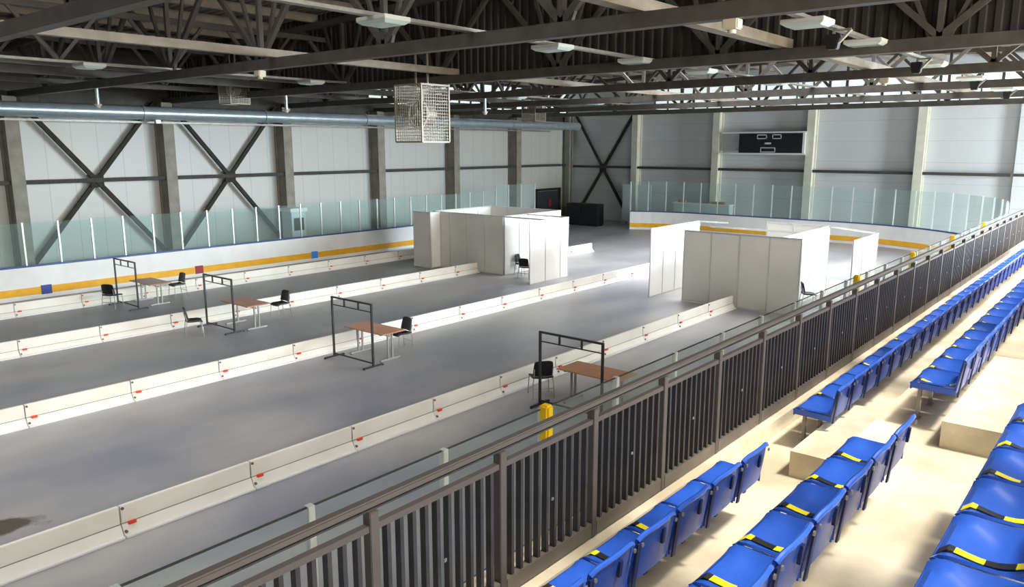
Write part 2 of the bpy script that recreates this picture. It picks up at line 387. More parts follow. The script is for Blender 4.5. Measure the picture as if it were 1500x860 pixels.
# ------------------------------------------------------------------ roof steel
TY = [5, 11, 17, 23, 29, 35, 41]
node = [-33.9 + 0.3] + [-30.6 + 4.5 * k for k in range(9)] + [8.6]
for ti, y in enumerate(TY):
    t = thing('roof_truss', f'grey brown steel roof truss across the hall, {nth(len(TY) - ti)} counted from the far wall', 'truss', (0, y, 0), 0, 'roof trusses')
    MB().box(XL + .05, XR - .05, -.11, .11, 7.09, 7.33).build('bottom_chord', M['truss'], t)
    top = MB()
    top.bar((XL + .05, 0, roofz(XL) - .42), (-13, 0, roofz(-13) - .42), .2, .2).bar((-13, 0, roofz(-13) - .42), (XR - .05, 0, roofz(XR) - .42), .2, .2)
    top.build('top_chord', M['truss'], t)
    for x in [-30.6 + 4.5 * k for k in range(9)]:
        z1 = lambda q: roofz(q) - .5
        MB().bar((x, 0, 7.3), (x, 0, z1(x)), .11, .11).build('web_strut', M['truss'], t)
        for dx in (-2.2, 2.2):
            if XL < x + dx < XR: MB().bar((x, 0, 7.32), (x + dx, 0, z1(x + dx)), .11, .12).build('web_strut', M['truss'], t)
        for dx in (-1.0, 1.0):
            if ti < 3: MB().bar((x + dx * .16, .02, 7.32), (x + dx, .02, z1(x + dx)), .08, .08).build('web_strut', M['truss'], t)
# purlins under the deck
for i, x in enumerate([-32.2 + 2.25 * k for k in range(19)]):
    if -.2 < x < 5.4: continue
    p = MB().box(x - .09, x + .09, YB + .05, YE - .05, roofz(x) - .28, roofz(x) - .01).build('roof_purlin', M['beam'])
    tag(p, f'long tan roof purlin under the deck, {nth(i + 1)} counted from the side wall', 'beam', 'roof purlins')
# beams at bottom chord level, running the length of the hall
for nm, x, z0, z1, w, m, lb in (('tie_beam', -16.5, 7.34, 7.52, .2, 'beam', 'tan steel tie beam running lengthwise over the middle of the rink'),
                                ('tie_beam', -6.6, 7.34, 7.54, .26, 'beam', 'wide tan tie beam running lengthwise over the lane nearest the stand'),
                                ('tie_beam', -25.5, 7.34, 7.56, .2, 'truss', 'grey tie beam running lengthwise nearest the long side wall'),
                                ('cable_tray', -21.5, 7.34, 7.40, .16, 'tray', 'pale cable tray with lamps over the far side lanes'),
                                ('cable_tray', -10.1, 7.34, 7.40, .16, 'tray', 'pale cable tray with lamps over the nearest divider row'),
                                ('cable_tray', -4.85, 7.34, 7.40, .14, 'tray', 'thin pale cable tray with lamps and loudspeakers at the rink edge')):
    o = MB().box(x - w / 2, x + w / 2, YB + .1, YE - .1, z0, z1).build(nm, M[m]); tag(o, lb, 'beam' if nm == 'tie_beam' else 'cable tray')
# longitudinal bracing trusses near the side wall
for x, lb in ((-22.6, 'lengthwise bracing truss with zigzag struts over the far lanes'), (-29.0, 'lengthwise bracing truss with zigzag struts beside the side wall')):
    t = thing('bracing_truss', lb, 'truss', (x, 0, 0))
    MB().box(-.09, .09, YB + .1, 35, 7.34, 7.50).build('bottom_chord', M['truss'], t)
    MB().box(-.09, .09, YB + .1, 35, 8.75, 8.9).build('top_chord', M['truss'], t)
    for k in range(13):
        y = -3.5 + 3 * k
        for dy in (-1.1, 1.1): MB().bar((0, y, 7.48), (0, y + dy, 8.78), .09, .09).build('web_strut', M['truss'], t)
# corrugated draught curtain on the third truss
mb = MB(); p = .26; n = int((XR - XL) / p); pr = []
for k in range(n):
    x = XL + k * p; pr += [(x, 0), (x + p * .4, 0), (x + p * .5, .05), (x + p * .9, .05)]
m_ = len(pr)
vs = [(x, 17.14 + d, 7.2) for x, d in pr] + [(x, 17.14 + d, roofz(x) - .02) for x, d in pr] + [(x, 17.17 + d, 7.2) for x, d in pr] + [(x, 17.17 + d, roofz(x) - .02) for x, d in pr]
fs = []
for i in range(m_ - 1):
    fs += [(i, i + 1, m_ + i + 1, m_ + i), (2 * m_ + i + 1, 2 * m_ + i, 3 * m_ + i, 3 * m_ + i + 1)]
mb.add(vs, fs)
structure('trim_%d' % tr, mb, M['curtain']); tr += 1

# lamps on the trays
def make_lamp(lbl):
    t = thing('ceiling_light', lbl, 'lamp', (0, 0, 0), 0, 'ceiling lights')
    MB().box(-.36, .36, -.28, .28, .03, .10).build('housing', M['lamp'], t, bevel=.01)
    MB().add([(-.36, -.28, .03), (.36, -.28, .03), (.36, .28, .03), (-.36, .28, .03), (-.28, -.21, -.02), (.28, -.21, -.02), (.28, .21, -.02), (-.28, .21, -.02)],
             [(0, 1, 5, 4), (1, 2, 6, 5), (2, 3, 7, 6), (3, 0, 4, 7), (4, 5, 6, 7), (3, 2, 1, 0)]).build('diffuser', M['diffuser'], t)
    return t
rows = {'tray over the nearest divider row': (-10.1, [8.8, 13.4, 16.75, 20.2, 25.5, 31.5, 37]),
        'tray at the rink edge': (-4.85, [13.45, 16.75, 22.2, 27.5, 33.5]),
        'tray over the far lanes': (-21.5, [8.8, 15.6, 20.2, 26, 32])}
lamp0 = None
for rn, (x, yl) in rows.items():
    for i, y in enumerate(yl):
        lb = f'flat white lamp, {nth(i + 1)} along the {rn}'
        if lamp0 is None: lamp0 = make_lamp(lb); lamp0.location = (x, y, 7.25)
        else: dup(lamp0, (x, y, 7.25), 0, lb)
# loudspeakers in a row over the rink edge
def make_spk(lbl):
    t = thing('ceiling_loudspeaker', lbl, 'loudspeaker', (0, 0, 0), 0, 'black ceiling loudspeakers')
    MB().add([(-.09, -.08, -.14), (.09, -.08, -.14), (.09, .08, -.14), (-.09, .08, -.14), (-.13, -.10, .12), (.13, -.10, .12), (.13, .10, .12), (-.13, .10, .12)],
             [(3, 2, 1, 0), (4, 5, 6, 7), (0, 1, 5, 4), (1, 2, 6, 5), (2, 3, 7, 6), (3, 0, 4, 7)]).build('cabinet', M['black'], t, bevel=.015)
    MB().bar((.1, 0, -.02), (.30, 0, .19), .09, .04).bar((.30, 0, .19), (0, 0, .19), .04, .04).bar((0, 0, .10), (0, 0, .21), .04, .04).build('bracket', M['tray'], t)
    return t
spk = None
for i, y in enumerate((14.8, 20.9, 28.2, 34.5)):
    lb = f'black loudspeaker on a pale bracket under the roof, {nth(i + 1)} along the hall'
    if spk is None: spk = make_spk(lb); spk.location = (-4.85, y, 7.132)
    else: dup(spk, (-4.85, y, 7.132), 0, lb)
# beige sensor boxes under chords
def make_sens(lbl):
    t = thing('ceiling_sensor', lbl, 'sensor', (0, 0, 0), 0, 'beige boxes under the trusses')
    MB().box(-.12, .12, -.10, .10, -.16, 0).build('housing', M['beige'], t, bevel=.02)
    MB().cyl((0, 0, -.21), (0, 0, -.16), .06, 12).build('lens', M['beige'], t, True)
    return t
sens = None
for (x, y, lb) in ((-17.2, 11, 'beige sensor box under the near truss, above the caged fan'), (-5.05, 11, 'beige sensor box under the near truss beside the wide tan beam'), (-6.1, 23, 'beige sensor box under the truss above the scoreboard')):
    if sens is None: sens = make_sens(lb); sens.location = (x, y, 7.10)
    else: dup(sens, (x, y, 7.10), 0, lb)
# pendants
def make_pend(lbl):
    t = thing('pendant_lamp', lbl, 'lamp', (0, 0, 0), 0, 'small pendant fittings')
    MB().cyl((0, 0, 0), (0, 0, -.5), .06, 10).build('stem', M['duct'], t, True)
    MB().cyl((0, 0, -.5), (0, 0, -.62), .12, 12, .06).build('lamp_head', M['beige'], t, True)
    return t
pend = None
for (x, y, lb) in ((-26.5, 11, 'small pendant fitting over the lane by the side wall, nearest the first X brace'), (-25.0, 17, 'small pendant fitting over the far lanes, beside the caged fan'), (-20.6, 23, 'small pendant fitting over the white booth')):
    if pend is None: pend = make_pend(lb); pend.location = (x, y, 7.10)
    else: dup(pend, (x, y, 7.10), 0, lb)

# duct along the side wall
t = thing('ventilation_duct', 'long round pale blue metal duct along the top of the side wall', 'duct', (XL + 1.5, 0, 6.62))
MB().cyl((0, YB + .1, 0), (0, 46.5, 0), .27, 24).build('pipe', M['duct'], t, True)
for y in (1, 9, 15.3, 21, 27, 33, 39): MB().cyl((0, y - .04, 0), (0, y + .04, 0), .31, 24).build('flange', M['duct'], t, True)
for y in GY[1:]: MB().bar((0, y + .8, .2), (0, y + .8, .9), .03, .03).build('hanger', M['girt'], t)
for y in (15.9,): MB().box(-.1, .1, y - .1, y + .1, -.42, -.27).build('lamp_head', M['white_board'], t)
o = MB().box(XL + .79, XL + .92, YB + .1, 44, 6.22, 6.30).build('cable_tray', M['tray']); tag(o, 'thin pale cable tray under the round duct by the side wall', 'cable tray')

# caged fans
def make_cage(lbl):
    t = thing('caged_fan', lbl, 'fan', (0, 0, 0), 0, 'caged fans under the roof')
    s, h = .56, .82
    fr = MB()
    for a in (-s, s):
        for b in (-s, s):
            fr.bar((a, b, -h), (a, b, h), .05, .05); 
            fr.bar((a, -s, b / s * h), (a, s, b / s * h), .05, .05); fr.bar((-s, a, b / s * h), (s, a, b / s * h), .05, .05)
    fr.build('cage_frame', M['wire'], t)
    w = MB()
    for k in range(1, 12):
        q = -s + 2 * s * k / 12
        for a in (-s, s):
            w.bar((a, q, -h), (a, q, h), .014, .014); w.bar((q, a, -h), (q, a, h), .014, .014)
    for k in range(1, 18):
        z = -h + 2 * h * k / 18
        for a in (-s, s):
            w.bar((a, -s, z), (a, s, z), .014, .014); w.bar((-s, a, z), (s, a, z), .014, .014)
    w.build('wire_mesh', M['wire'], t)
    MB().cyl((.05, -.2, 0), (.05, .2, 0), .36, 28).build('fan_body', M['fan'], t, True)
    ring = MB().tube([(.05 + .40 * math.cos(a * math.pi / 16), -.22, .40 * math.sin(a * math.pi / 16)) for a in range(33)], .03, 8)
    ring.build('fan_ring', M['fan_white'], t, True)
    for k in range(4):
        a = k * math.pi / 2 + .5
        MB().bar((.05, -.21, 0), (.05 + .34 * math.cos(a), -.21, .34 * math.sin(a)), .12, .012, (0, 1, .5)).build('blade', M['fan_white'], t)
    MB().bar((-.25, 0, h), (-.25, 0, h + .9), .05, .05).bar((.25, 0, h), (.25, 0, h + .9), .05, .05).build('hanger', M['wire'], t)
    return t
cg = make_cage('large tan wire cage round a fan, hanging over the far lanes'); cg.location = (-17.25, 16.45, 6.22)
c2 = dup(cg, (-27.8, 16.6, 7.45), 0, 'tan wire cage with fan hanging near the side wall at the first X braces'); c2.scale = (.72, .72, .72)
c3 = dup(cg, (-27.9, 35.3, 7.35), 0, 'far tan wire cage with fan hanging near the dark corner'); c3.scale = (.85, .85, .85)

# ------------------------------------------------------------------ rink boards
XB, YR, RAD, XS = -30.0, 44.2, 8.5, -4.6
def board(name, lbl, path, gate=False):
    t = thing(name, lbl, 'rink board')
    MB().sweep(path, [(-.06, .0), (.06, .0), (.06, 1.13), (-.06, 1.13)]).build('panel', M['white_board'], t)
    MB().sweep(path, [(-.085, .15), (-.062, .15), (-.062, .41), (-.085, .41)]).sweep(path, [(.062, .15), (.085, .15), (.085, .41), (.062, .41)]).build('kick_plate', M['yellow_kick'], t, label='yellow kick plate')
    MB().sweep(path, [(-.08, 1.13), (.08, 1.13), (.08, 1.19), (-.08, 1.19)]).build('top_rail', M['blue_rail'], t, label='blue top rail')
    return t
def arc(cx, cy, r, a0, a1, n): return [(cx + r * math.cos(R_(a0 + (a1 - a0) * i / n)), cy + r * math.sin(R_(a0 + (a1 - a0) * i / n))) for i in range(n + 1)]
left_path = [(XB, -4), (XB, 34)] + arc(XB + RAD, YR - RAD, RAD, 180, 163, 4)[1:]
end_path = arc(XB + RAD, YR - RAD, RAD, 122, 90, 7) + arc(XS - RAD, YR - RAD, RAD, 90, 0, 16)
side_path = [(XS, YR - RAD - .03), (XS, -4)]
lb = board('rink_board', 'white rink board with yellow kick plate along the long side wall', left_path)
eb = board('rink_board', 'white rink board curving along the far end of the rink', end_path)
sb = board('rink_board', 'white rink board under the glass in front of the stand railing', side_path)
for y, m, l in ((10.05, 'blue_mark', 'dark blue square marker'), (15.77, 'red_mark', 'dark red square marker'), (21.45, 'blue_mark2', 'bright blue square marker')):
    MB().box(XB + .062, XB + .10, y - .17, y + .17, .13, .45).build('line_marker', M[m], lb, label=l)
def path_points(path, step, start=0.):
    out = []; acc = -start
    need = 0
    for a, b in zip(path[:-1], path[1:]):
        a, b = Vector(a), Vector(b); L = (b - a).length; d = 0
        while acc + (L - d) >= step or (not out):
            if not out: out.append(tuple(a)); continue
            d += step - acc; acc = 0; p = a + (b - a) * d / L; out.append((p.x, p.y))
        acc += L - d
    return out
def glass_run(lbl, path, step, ztop, pads=(), hi=None, gm='glass'):
    t = thing('rink_glass_screen', lbl, 'glass screen')
    pts = path_points(path, step)
    sm = {}
    for i, p in enumerate(pts):
        zt = ztop if hi is None else hi(p)
        MB().box(p[0] - .028, p[0] + .028, p[1] - .028, p[1] + .028, 1.19, zt).build('stanchion', M['stanchion'], t)
        if i + 1 < len(pts):
            q = pts[i + 1]; d = (Vector(q) - Vector(p)).normalized() * .03
            zz = min(zt, ztop if hi is None else hi(q))
            MB().bar((p[0] + d.x, p[1] + d.y, (1.19 + zz - .02) / 2), (q[0] - d.x, q[1] - d.y, (1.19 + zz - .02) / 2), .012, zz - 1.21).build('pane', M[gm], t)
    return t, pts
glass_run('clear glass screen standing on the board along the side wall', [(XB, 0.5)] + left_path[1:], 1.13, 2.68, hi=lambda p: 3.0 if p[1] > 34.3 else 2.68)
glass_run('clear glass screen standing on the far end board', end_path, 1.12, 3.05)
g, gp = glass_run('clear glass screen between the stand railing and the rink', [(XS, YR - RAD), (XS, -.6)], 1.4155, 2.66, gm='glass_clear')
MB().box(XS - .007, XS + .007, gp[-1][1], gp[0][1], 2.642, 2.655).build('edge_strip', M['girt'], g)
gys = sorted(p[1] for p in gp)
for y in (6.0, 16.45, 21.0, 25.7, 30.85):
    MB().box(XS - .02, XS + .10, y - .055, y + .055, 2.30, 2.70).build('post_pad', M['pad'], g, bevel=.02, label='yellow foam pad on a glass post')

# dividers
def make_divider(lbl, L=1.985):
    t = thing('rink_divider', lbl, 'rink divider', (0, 0, 0))
    MB().box(-.03, .03, 0, L, .17, .43).build('panel', M['divider'], t, bevel=.006)
    MB().prism_y([(-.05, .03), (.11, .03), (.04, .162), (-.04, .162)], 0, L).build('skirt', M['divider'], t)
    MB().prism_y([(-.028, .16), (.034, .16), (.034, .172), (-.028, .172)], 0, L).build('groove', M['groove'], t)
    MB().box(-.18, .18, 0, L, 0, .032).build('foot', M['divider_foot'], t, bevel=.006)
    MB().box(.045, .09, .08, .185, .145, .19).build('clip', M['red'], t, bevel=.005, label='red clip')
    for z in (.39, .07):
        MB().cyl((.03 if z > .2 else .08, .03, z), (.045 if z > .2 else .11, .03, z), .022, 8).build('bolt', M['bolt'], t)
    MB().box(.029, .034, -.004, .004, .20, .43).build('joint', M['groove'], t)
    return t
div = None
for rn, x, y0, ya, yb in (('cream divider row nearest the stand', -10.48, 4.1, -2.5, 38), ('cream divider row down the middle of the rink', -16.2, 4.82, -2.5, 37.5),
                          ('cream divider row ending at the first booth', -21.92, 6.55, -1, 33), ('cream divider row along the far side board', -27.2, 8.15, 2, 27)):
    k0 = math.ceil((ya - y0) / 2); k = k0; idx = 0
    while y0 + 2 * (k + 1) <= yb:
        y = y0 + 2 * k; k += 1
        # gap where the booths stand across the row
        if abs(x + 21.92) < .1 and y + 2 > 23.85 and y < 28: continue
        if abs(x + 10.48) < .1 and y + 2 > 23.85: continue
        idx += 1
        lbx = f'{nth(idx)} red-clipped panel of the {rn}'
        if div is None: div = make_divider(lbx); div['group'] = rn; div.location = (x, y, 0)
        else: dup(div, (x, y, 0), 0, lbx, rn)
# short end pieces that close the rows against the booth fronts
for x, y0, y1, lbx, grp in ((-21.92, 22.55, 23.9, 'short cream divider piece ending at the first booth', 'cream divider row ending at the first booth'), (-10.48, 22.1, 23.9, 'short cream divider piece ending at the second booth', 'cream divider row nearest the stand')):
    o = make_divider(lbx, y1 - y0); o['group'] = grp; o.location = (x, y0, 0)


# ------------------------------------------------------------------ booths
def booth(lbl, walls, headers):
    t = thing('exhibition_booth', lbl, 'booth')
    Hh = 2.46
    for (x0, y0, x1, y1) in walls:
        L = math.hypot(x1 - x0, y1 - y0); d = Vector(((x1 - x0) / L, (y1 - y0) / L))
        n = max(1, math.ceil(L / .99 - .12)); cuts = [min(L, L * i / n if L / n > .9 or n == 1 else .985 * i) for i in range(n)] + [L]
        for i in range(n):
            a = Vector((x0, y0)) + d * (cuts[i] + .022); b = Vector((x0, y0)) + d * (cuts[i + 1] - .022)
            MB().bar((a.x, a.y, 1.235), (b.x, b.y, 1.235), .012, 2.39).build('wall_panel', M['panel'], t)
        for i in range(n + 1):
            a = Vector((x0, y0)) + d * cuts[i]
            MB().cyl((a.x, a.y, 0), (a.x, a.y, Hh), .022, 8).build('post', M['alu'], t)
        MB().bar((x0, y0, Hh - .025), (x1, y1, Hh - .025), .03, .055).build('top_rail', M['alu'], t)
        MB().bar((x0, y0, .025), (x1, y1, .025), .025, .03).build('bottom_rail', M['alu'], t)
    for (x0, y0, x1, y1) in headers:
        MB().bar((x0, y0, Hh - .025), (x1, y1, Hh - .025), .03, .055).build('header_rail', M['alu'], t)
    return t
booth('white panel booth by the far side lanes with a doorway in front', [(-24.6, 24, -20.55, 24), (-18.3, 22.95, -18.3, 25.45), (-25.2, 23.36, -24.15, 23.36), (-24.15, 23.40, -24.15, 23.96), (-24.6, 27.9, -20.5, 27.9), (-24.6, 24.05, -24.6, 27.85), (-20.5, 24.05, -20.5, 27.85)],
      [(-20.55, 24, -18.3, 24), (-20.45, 25.45, -18.3, 25.45)])
booth('white panel booth across the divider row nearest the stand', [(-12.35, 24, -8.35, 24), (-13.5, 23.72, -13.5, 27.4), (-9.0, 24.05, -9.0, 28.6), (-11.3, 28.6, -9.0, 28.6), (-7.0, 24.6, -7.0, 27.2)],
      [(-13.5, 27.4, -12.35, 27.4), (-9.0, 28.55, -7.0, 27.2), (-12.3, 25.8, -9.0, 25.8)])

# ------------------------------------------------------------------ furniture
def make_chair(lbl, grp):
    """black shell chair on chrome tube legs; the sitter faces +y"""
    t = thing('stacking_chair', lbl, 'chair', (0, 0, 0), 0, grp)
    MB().shell(lambda u, v: (.22 * (2 * u - 1), -.20 + .42 * v, .45 + .02 * (2 * u - 1) ** 2 - (.03 * max(0, v - .8) / .2) + .02 * max(0, .2 - v) / .2), 8, 8, .035).build('seat', M['black'], t, True)
    MB().shell(lambda u, v: (.22 * (2 * u - 1) * (1 - .10 * v * v), -.20 - .07 * v + .03 * (2 * u - 1) ** 2, .50 + .33 * v - .03 * (2 * u - 1) ** 4 * v), 8, 8, .034).build('backrest', M['black'], t, True)
    for s in (-1, 1):
        MB().tube([(s * .20, .17, .44), (s * .215, .19, .40), (s * .235, .22, 0)], .011).build('leg', M['chrome'], t, True)
        MB().tube([(s * .20, -.23, .66), (s * .20, -.19, .46), (s * .22, -.21, .36), (s * .235, -.25, 0)], .011).build('leg', M['chrome'], t, True)
        MB().tube([(s * .20, .17, .435), (s * .20, -.19, .435)], .011).build('seat_frame', M['chrome'], t, True)
    MB().tube([(-.225, -.225, .22), (.225, -.225, .22)], .009).build('stretcher', M['chrome'], t, True)
    return t
ch0 = make_chair('black chair with its back to the stand beside the nearest frame', 'black stacking chairs'); ch0.location = (-9.74, 12.62, 0); ch0.rotation_euler.z = R_(52)
def chair(x, y, deg, lb): return dup(ch0, (x, y, 0), R_(deg), lb)
chair(-14.95, 13.3, 170, 'black chair behind the third table, only its back showing over the top')
chair(-20.55, 10.55, -22, 'black chair in the middle lane on the camera side of the frame')
chair(-20.75, 13.5, 178, 'black chair in the middle lane beyond the table')
chair(-26.25, 10.75, 32, 'black chair by the far side board on the camera side of the frame')
chair(-26.5, 13.1, 178, 'black chair by the far side board beyond the table')
chair(-20.15, 24.75, -75, 'black chair just inside the doorway of the first booth, seen from the side')
chair(-19.45, 24.1, 20, 'black chair in the doorway of the first booth with its back showing')
chair(-8.62, 25.73, -60, 'black chair against the side of the second booth near the stand')

def make_table(lbl):
    t = thing('folding_table', lbl, 'table', (0, 0, 0), 0, 'tables in the lanes')
    MB().box(-.75, .75, -.38, .38, .715, .742).build('tabletop', M['wood'], t, bevel=.006)
    for s in (-1, 1):
        for b in (-.07, .07): MB().box(s * .58 - .02, s * .58 + .02, b - .018, b + .018, .05, .70).build('leg', M['leg'], t)
        MB().box(s * .58 - .03, s * .58 + .03, -.33, .33, 0.012, .06).build('foot', M['leg'], t, bevel=.008)
        MB().box(s * .58 - .03, s * .58 + .03, -.32, .32, .68, .715).build('cross_bar', M['leg'], t)
        for b in (-.31, .31): MB().cyl((s * .58, b, 0), (s * .58, b, .013), .025, 10).build('glide', M['black'], t)
    MB().bar((-.58, 0, .62), (.58, 0, .62), .03, .05).build('stretcher', M['leg'], t)
    return t
tb0 = make_table('brown table in the lane nearest the stand railing'); tb0.location = (-8.47, 12.85, 0)
dup(tb0, (-14.95, 12.42, 0), 0, 'brown table in the second lane out from the stand')
dup(tb0, (-20.5, 12.15, 0), 0, 'brown table in the third lane out, between two black chairs')
dup(tb0, (-26.15, 12.0, 0), 0, 'brown table beside the far side board')

def make_rack(lbl):
    """free-standing black steel frame with a double top rail"""
    t = thing('screen_frame', lbl, 'frame', (0, 0, 0), 0, 'black frames in front of the tables')
    W = .76; Hh = 1.58
    for s in (-1, 1):
        MB().box(s * W - .022, s * W + .022, -.022, .022, .03, Hh).build('upright', M['rack'], t)
        MB().box(s * W - .025, s * W + .025, -.30, .30, 0.012, .045).build('foot', M['rack'], t)
        for b in (-.29, .29): MB().cyl((s * W, b, 0), (s * W, b, .02), .03, 10).build('glide', M['black'], t)
    MB().bar((-W, 0, Hh - .02), (W, 0, Hh - .02), .04, .04).build('top_rail', M['rack'], t)
    MB().bar((-W, 0, Hh - .21), (W, 0, Hh - .21), .022, .022).build('lower_rail', M['rack'], t)
    for x in (-.27, .27): MB().bar((x, 0, Hh - .22), (x, 0, Hh - .02), .035, .035).build('spacer', M['rack'], t)
    MB().bar((-W, 0, .10), (W, 0, .10), .03, .03).build('bottom_rail', M['rack'], t)
    return t
rk0 = make_rack('black steel frame beside the chair in the lane nearest the stand'); rk0.location = (-8.62, 12.12, 0)
dup(rk0, (-14.93, 11.70, 0), 0, 'black steel frame before the table in the second lane out')
dup(rk0, (-20.68, 11.42, 0), 0, 'black steel frame between chair and table in the third lane out')
dup(rk0, (-26.05, 11.15, 0), 0, 'black steel frame in the lane beside the far side board')

# ------------------------------------------------------------------ stand railing
XRL = -2.87
ZT, ZM, ZB0, ZB1 = 3.535, 3.42, 2.53, 2.64
P0 = 2.32
def make_bay(lbl):
    t = thing('railing_panel', lbl, 'railing', (0, 0, 0), 0, 'stand railing panels')
    MB().box(-.03, .03, -.03, .03, 2.525, ZT - .045).build('post', M['rail'], t, bevel=.004)
    MB().box(-.02, .02, .03, .97, ZM - .035, ZM).build('upper_rail', M['rail'], t)
    MB().box(-.03, .03, .03, .97, ZB0, ZB1).build('bottom_rail', M['rail_foot'], t, bevel=.004)
    for k in range(10):
        y = .03 + .94 * (k + .75) / 10.5
        MB().box(-.021, .021, y - .0125, y + .0125, ZB1, ZM - .035).build('baluster', M['bars'], t)
    MB().box(.03, .036, .48, .50, 3.0, 3.02).build('fixing', M['screw'], t)
    return t
bay = None
for k in range(-3, 28):
    y = P0 + k
    lbx = f'dark barred railing panel along the stand front, {nth(k + 4)} out from the camera end'
    if bay is None: bay = make_bay(lbx); bay.location = (XRL, y, 0)
    else: dup(bay, (XRL, y, 0), 0, lbx)
t = thing('handrail', 'continuous grey brown handrail along the top of the stand railing', 'handrail', (XRL, 0, 0))
MB().box(-.028, .028, P0 - 3.1, P0 + 28.1, ZT - .02, ZT + .02).build('rail', M['rail'], t, bevel=.008)
MB().box(-.008, .008, P0 - 3.1, P0 + 28.1, ZT - .045, ZT - .035).build('under_rail', M['bars'], t)

# ------------------------------------------------------------------ stadium seats (sitter faces -x)
def seat_parts():
    W = .235
    def pan(u, v):      # u across (y), v front to back
        y = W * (2 * u - 1); x = -.19 + .36 * v
        z = .395 - .055 * math.sin(math.pi * min(1, max(0, (v - .12) / .95))) * (1 - abs(2 * u - 1) ** 3)
        z -= .03 * max(0, .10 - v) / .10
        z += .014 * abs(2 * u - 1) ** 6
        return (x, y, z)
    def back(u, v):
        y = W * (2 * u - 1) * (1 - .05 * v ** 3); b = abs(2 * u - 1)
        x = .165 + .045 * v + .028 * (1 - b ** 2.5) * (.4 + .6 * v)
        z = .36 + .33 * v - .035 * b ** 5 * v
        return (x, y, z)
    return pan, back
def make_seat(lbl, grp):
    t = thing('stadium_seat', lbl, 'seat', (0, 0, 0), 0, grp)
    pan, back = seat_parts()
    p = MB().shell(pan, 12, 12, .016).build('seat_pan', M['seat'], t, True)
    lip = MB()
    for s in (-1, 1): lip.bar((-.185, s * .233, .375), (.17, s * .233, .365), .012, .055)
    lip.bar((-.188, -.235, .36), (-.188, .235, .36), .012, .05)
    lip.build('pan_rim', M['seat_back'], p)
    b = MB().shell(back, 14, 10, .016).build('backrest', M['seat_back'], t, True)
    rim = MB().tube([(.21 + .028 * (1 - abs(2 * i / 14 - 1) ** 2.5), .235 * .95 * (2 * i / 14 - 1), .69 - .035 * abs(2 * i / 14 - 1) ** 5) for i in range(15)], .016, 8)
    rim.build('back_rim', M['seat'], b, True)
    rb = MB()
    rb.bar((.185, -.222, .33), (.222, -.222, .64), .012, .04, (0, 1, 0))  # dark bar paints in the shaded side edge of the backrest
    MB().bar((.222, .06, .53), (.231, .06, .63), .018, .03).build('back_slot', M['bracket'], b)
    rb.build('back_edge_shade', M['bracket'], b)
    MB().box(-.17, -.14, -.02, .02, .004, .335).box(-.175, -.13, -.05, .05, 0, .006).build('bracket', M['seat_leg'], t)
    MB().box(-.165, .15, -.02, .02, .315, .335).build('bearer', M['bracket'], t)
    for y in (-.10, .10): MB().cyl((.232, y * 2.05, .63), (.240, y * 2.05, .63), .014, 8).build('screw', M['screw'], b)
    return t
def add_tape(t, yv, ph):
    # a strip of hazard tape over the pan from front to back
    pan, back = seat_parts(); mb = MB()
    u0, u1 = (yv - .03 + .235) / .47, (yv + .03 + .235) / .47
    def strip(u, v):
        uu = u0 + (u1 - u0) * u + .30 * v; x, y, z = pan(uu, .02 + .94 * v); return (x, y, z + .024)
    mb.shell(strip, 2, 10, .003).build('hazard_tape', M['tape' + ('' if ph == 0 else '2')], t, label='yellow and black hazard tape')
M['tape2'] = tape_mat('hazard_tape_reversed', .21)
for n in M['tape2'].node_tree.nodes:
    if n.type == 'MATH' and n.operation == 'MULTIPLY_ADD': n.inputs[2].default_value = 20.6
base_plain = None; base_tape = [None, None]
def seat_at(x, y, z, lbl, grp, tape):
    global base_plain
    if tape is None:
        if base_plain is None: base_plain = make_seat(lbl, grp); base_plain.location = (x, y, z); return base_plain
        return dup(base_plain, (x, y, z), 0, lbl, grp)
    if base_tape[tape] is None:
        o = make_seat(lbl, grp); add_tape(o, -.16, tape); o.location = (x, y, z); base_tape[tape] = o; return o
    return dup(base_tape[tape], (x, y, z), 0, lbl, grp)
# (front edge x, tread, ys of the far end of the near block, start of the far block)
def rowseats(nm, xf, z, y_end, n_near, y_far, n_far, taped):
    for k in range(n_near):
        y = y_end - .25 - .5 * k
        tp = (k % 2) if taped(k, 0) else None
        s = f'blue {"taped " if tp is not None else ""}seat in the {nm}, {nth(k + 1)} back from the aisle'
        seat_at(xf + .19, y, z, s, f'blue seats of the {nm} before the aisle', tp)
    for k in range(n_far):
        y = y_far + .25 + .5 * k
        tp = (k % 2) if taped(k, 1) else None
        s = f'blue {"taped " if tp is not None else ""}seat in the {nm}, {nth(k + 1)} beyond the aisle'
        seat_at(xf + .19, y, z, s, f'blue seats of the {nm} beyond the aisle', tp)
rowseats('front row by the railing', -2.53, T1 - .005, 5.68, 8, 7.36, 33, lambda k, f: (k in (2, 3, 4, 5, 6) and f == 0) or (f == 1 and k % 3 == 1))
rowseats('second row', -1.518, T2, 5.64, 8, 7.38, 18, lambda k, f: True if f == 0 else k < 12)
rowseats('third row', -.54, T3 - .005, 5.81, 8, 9.7, 8, lambda k, f: True)

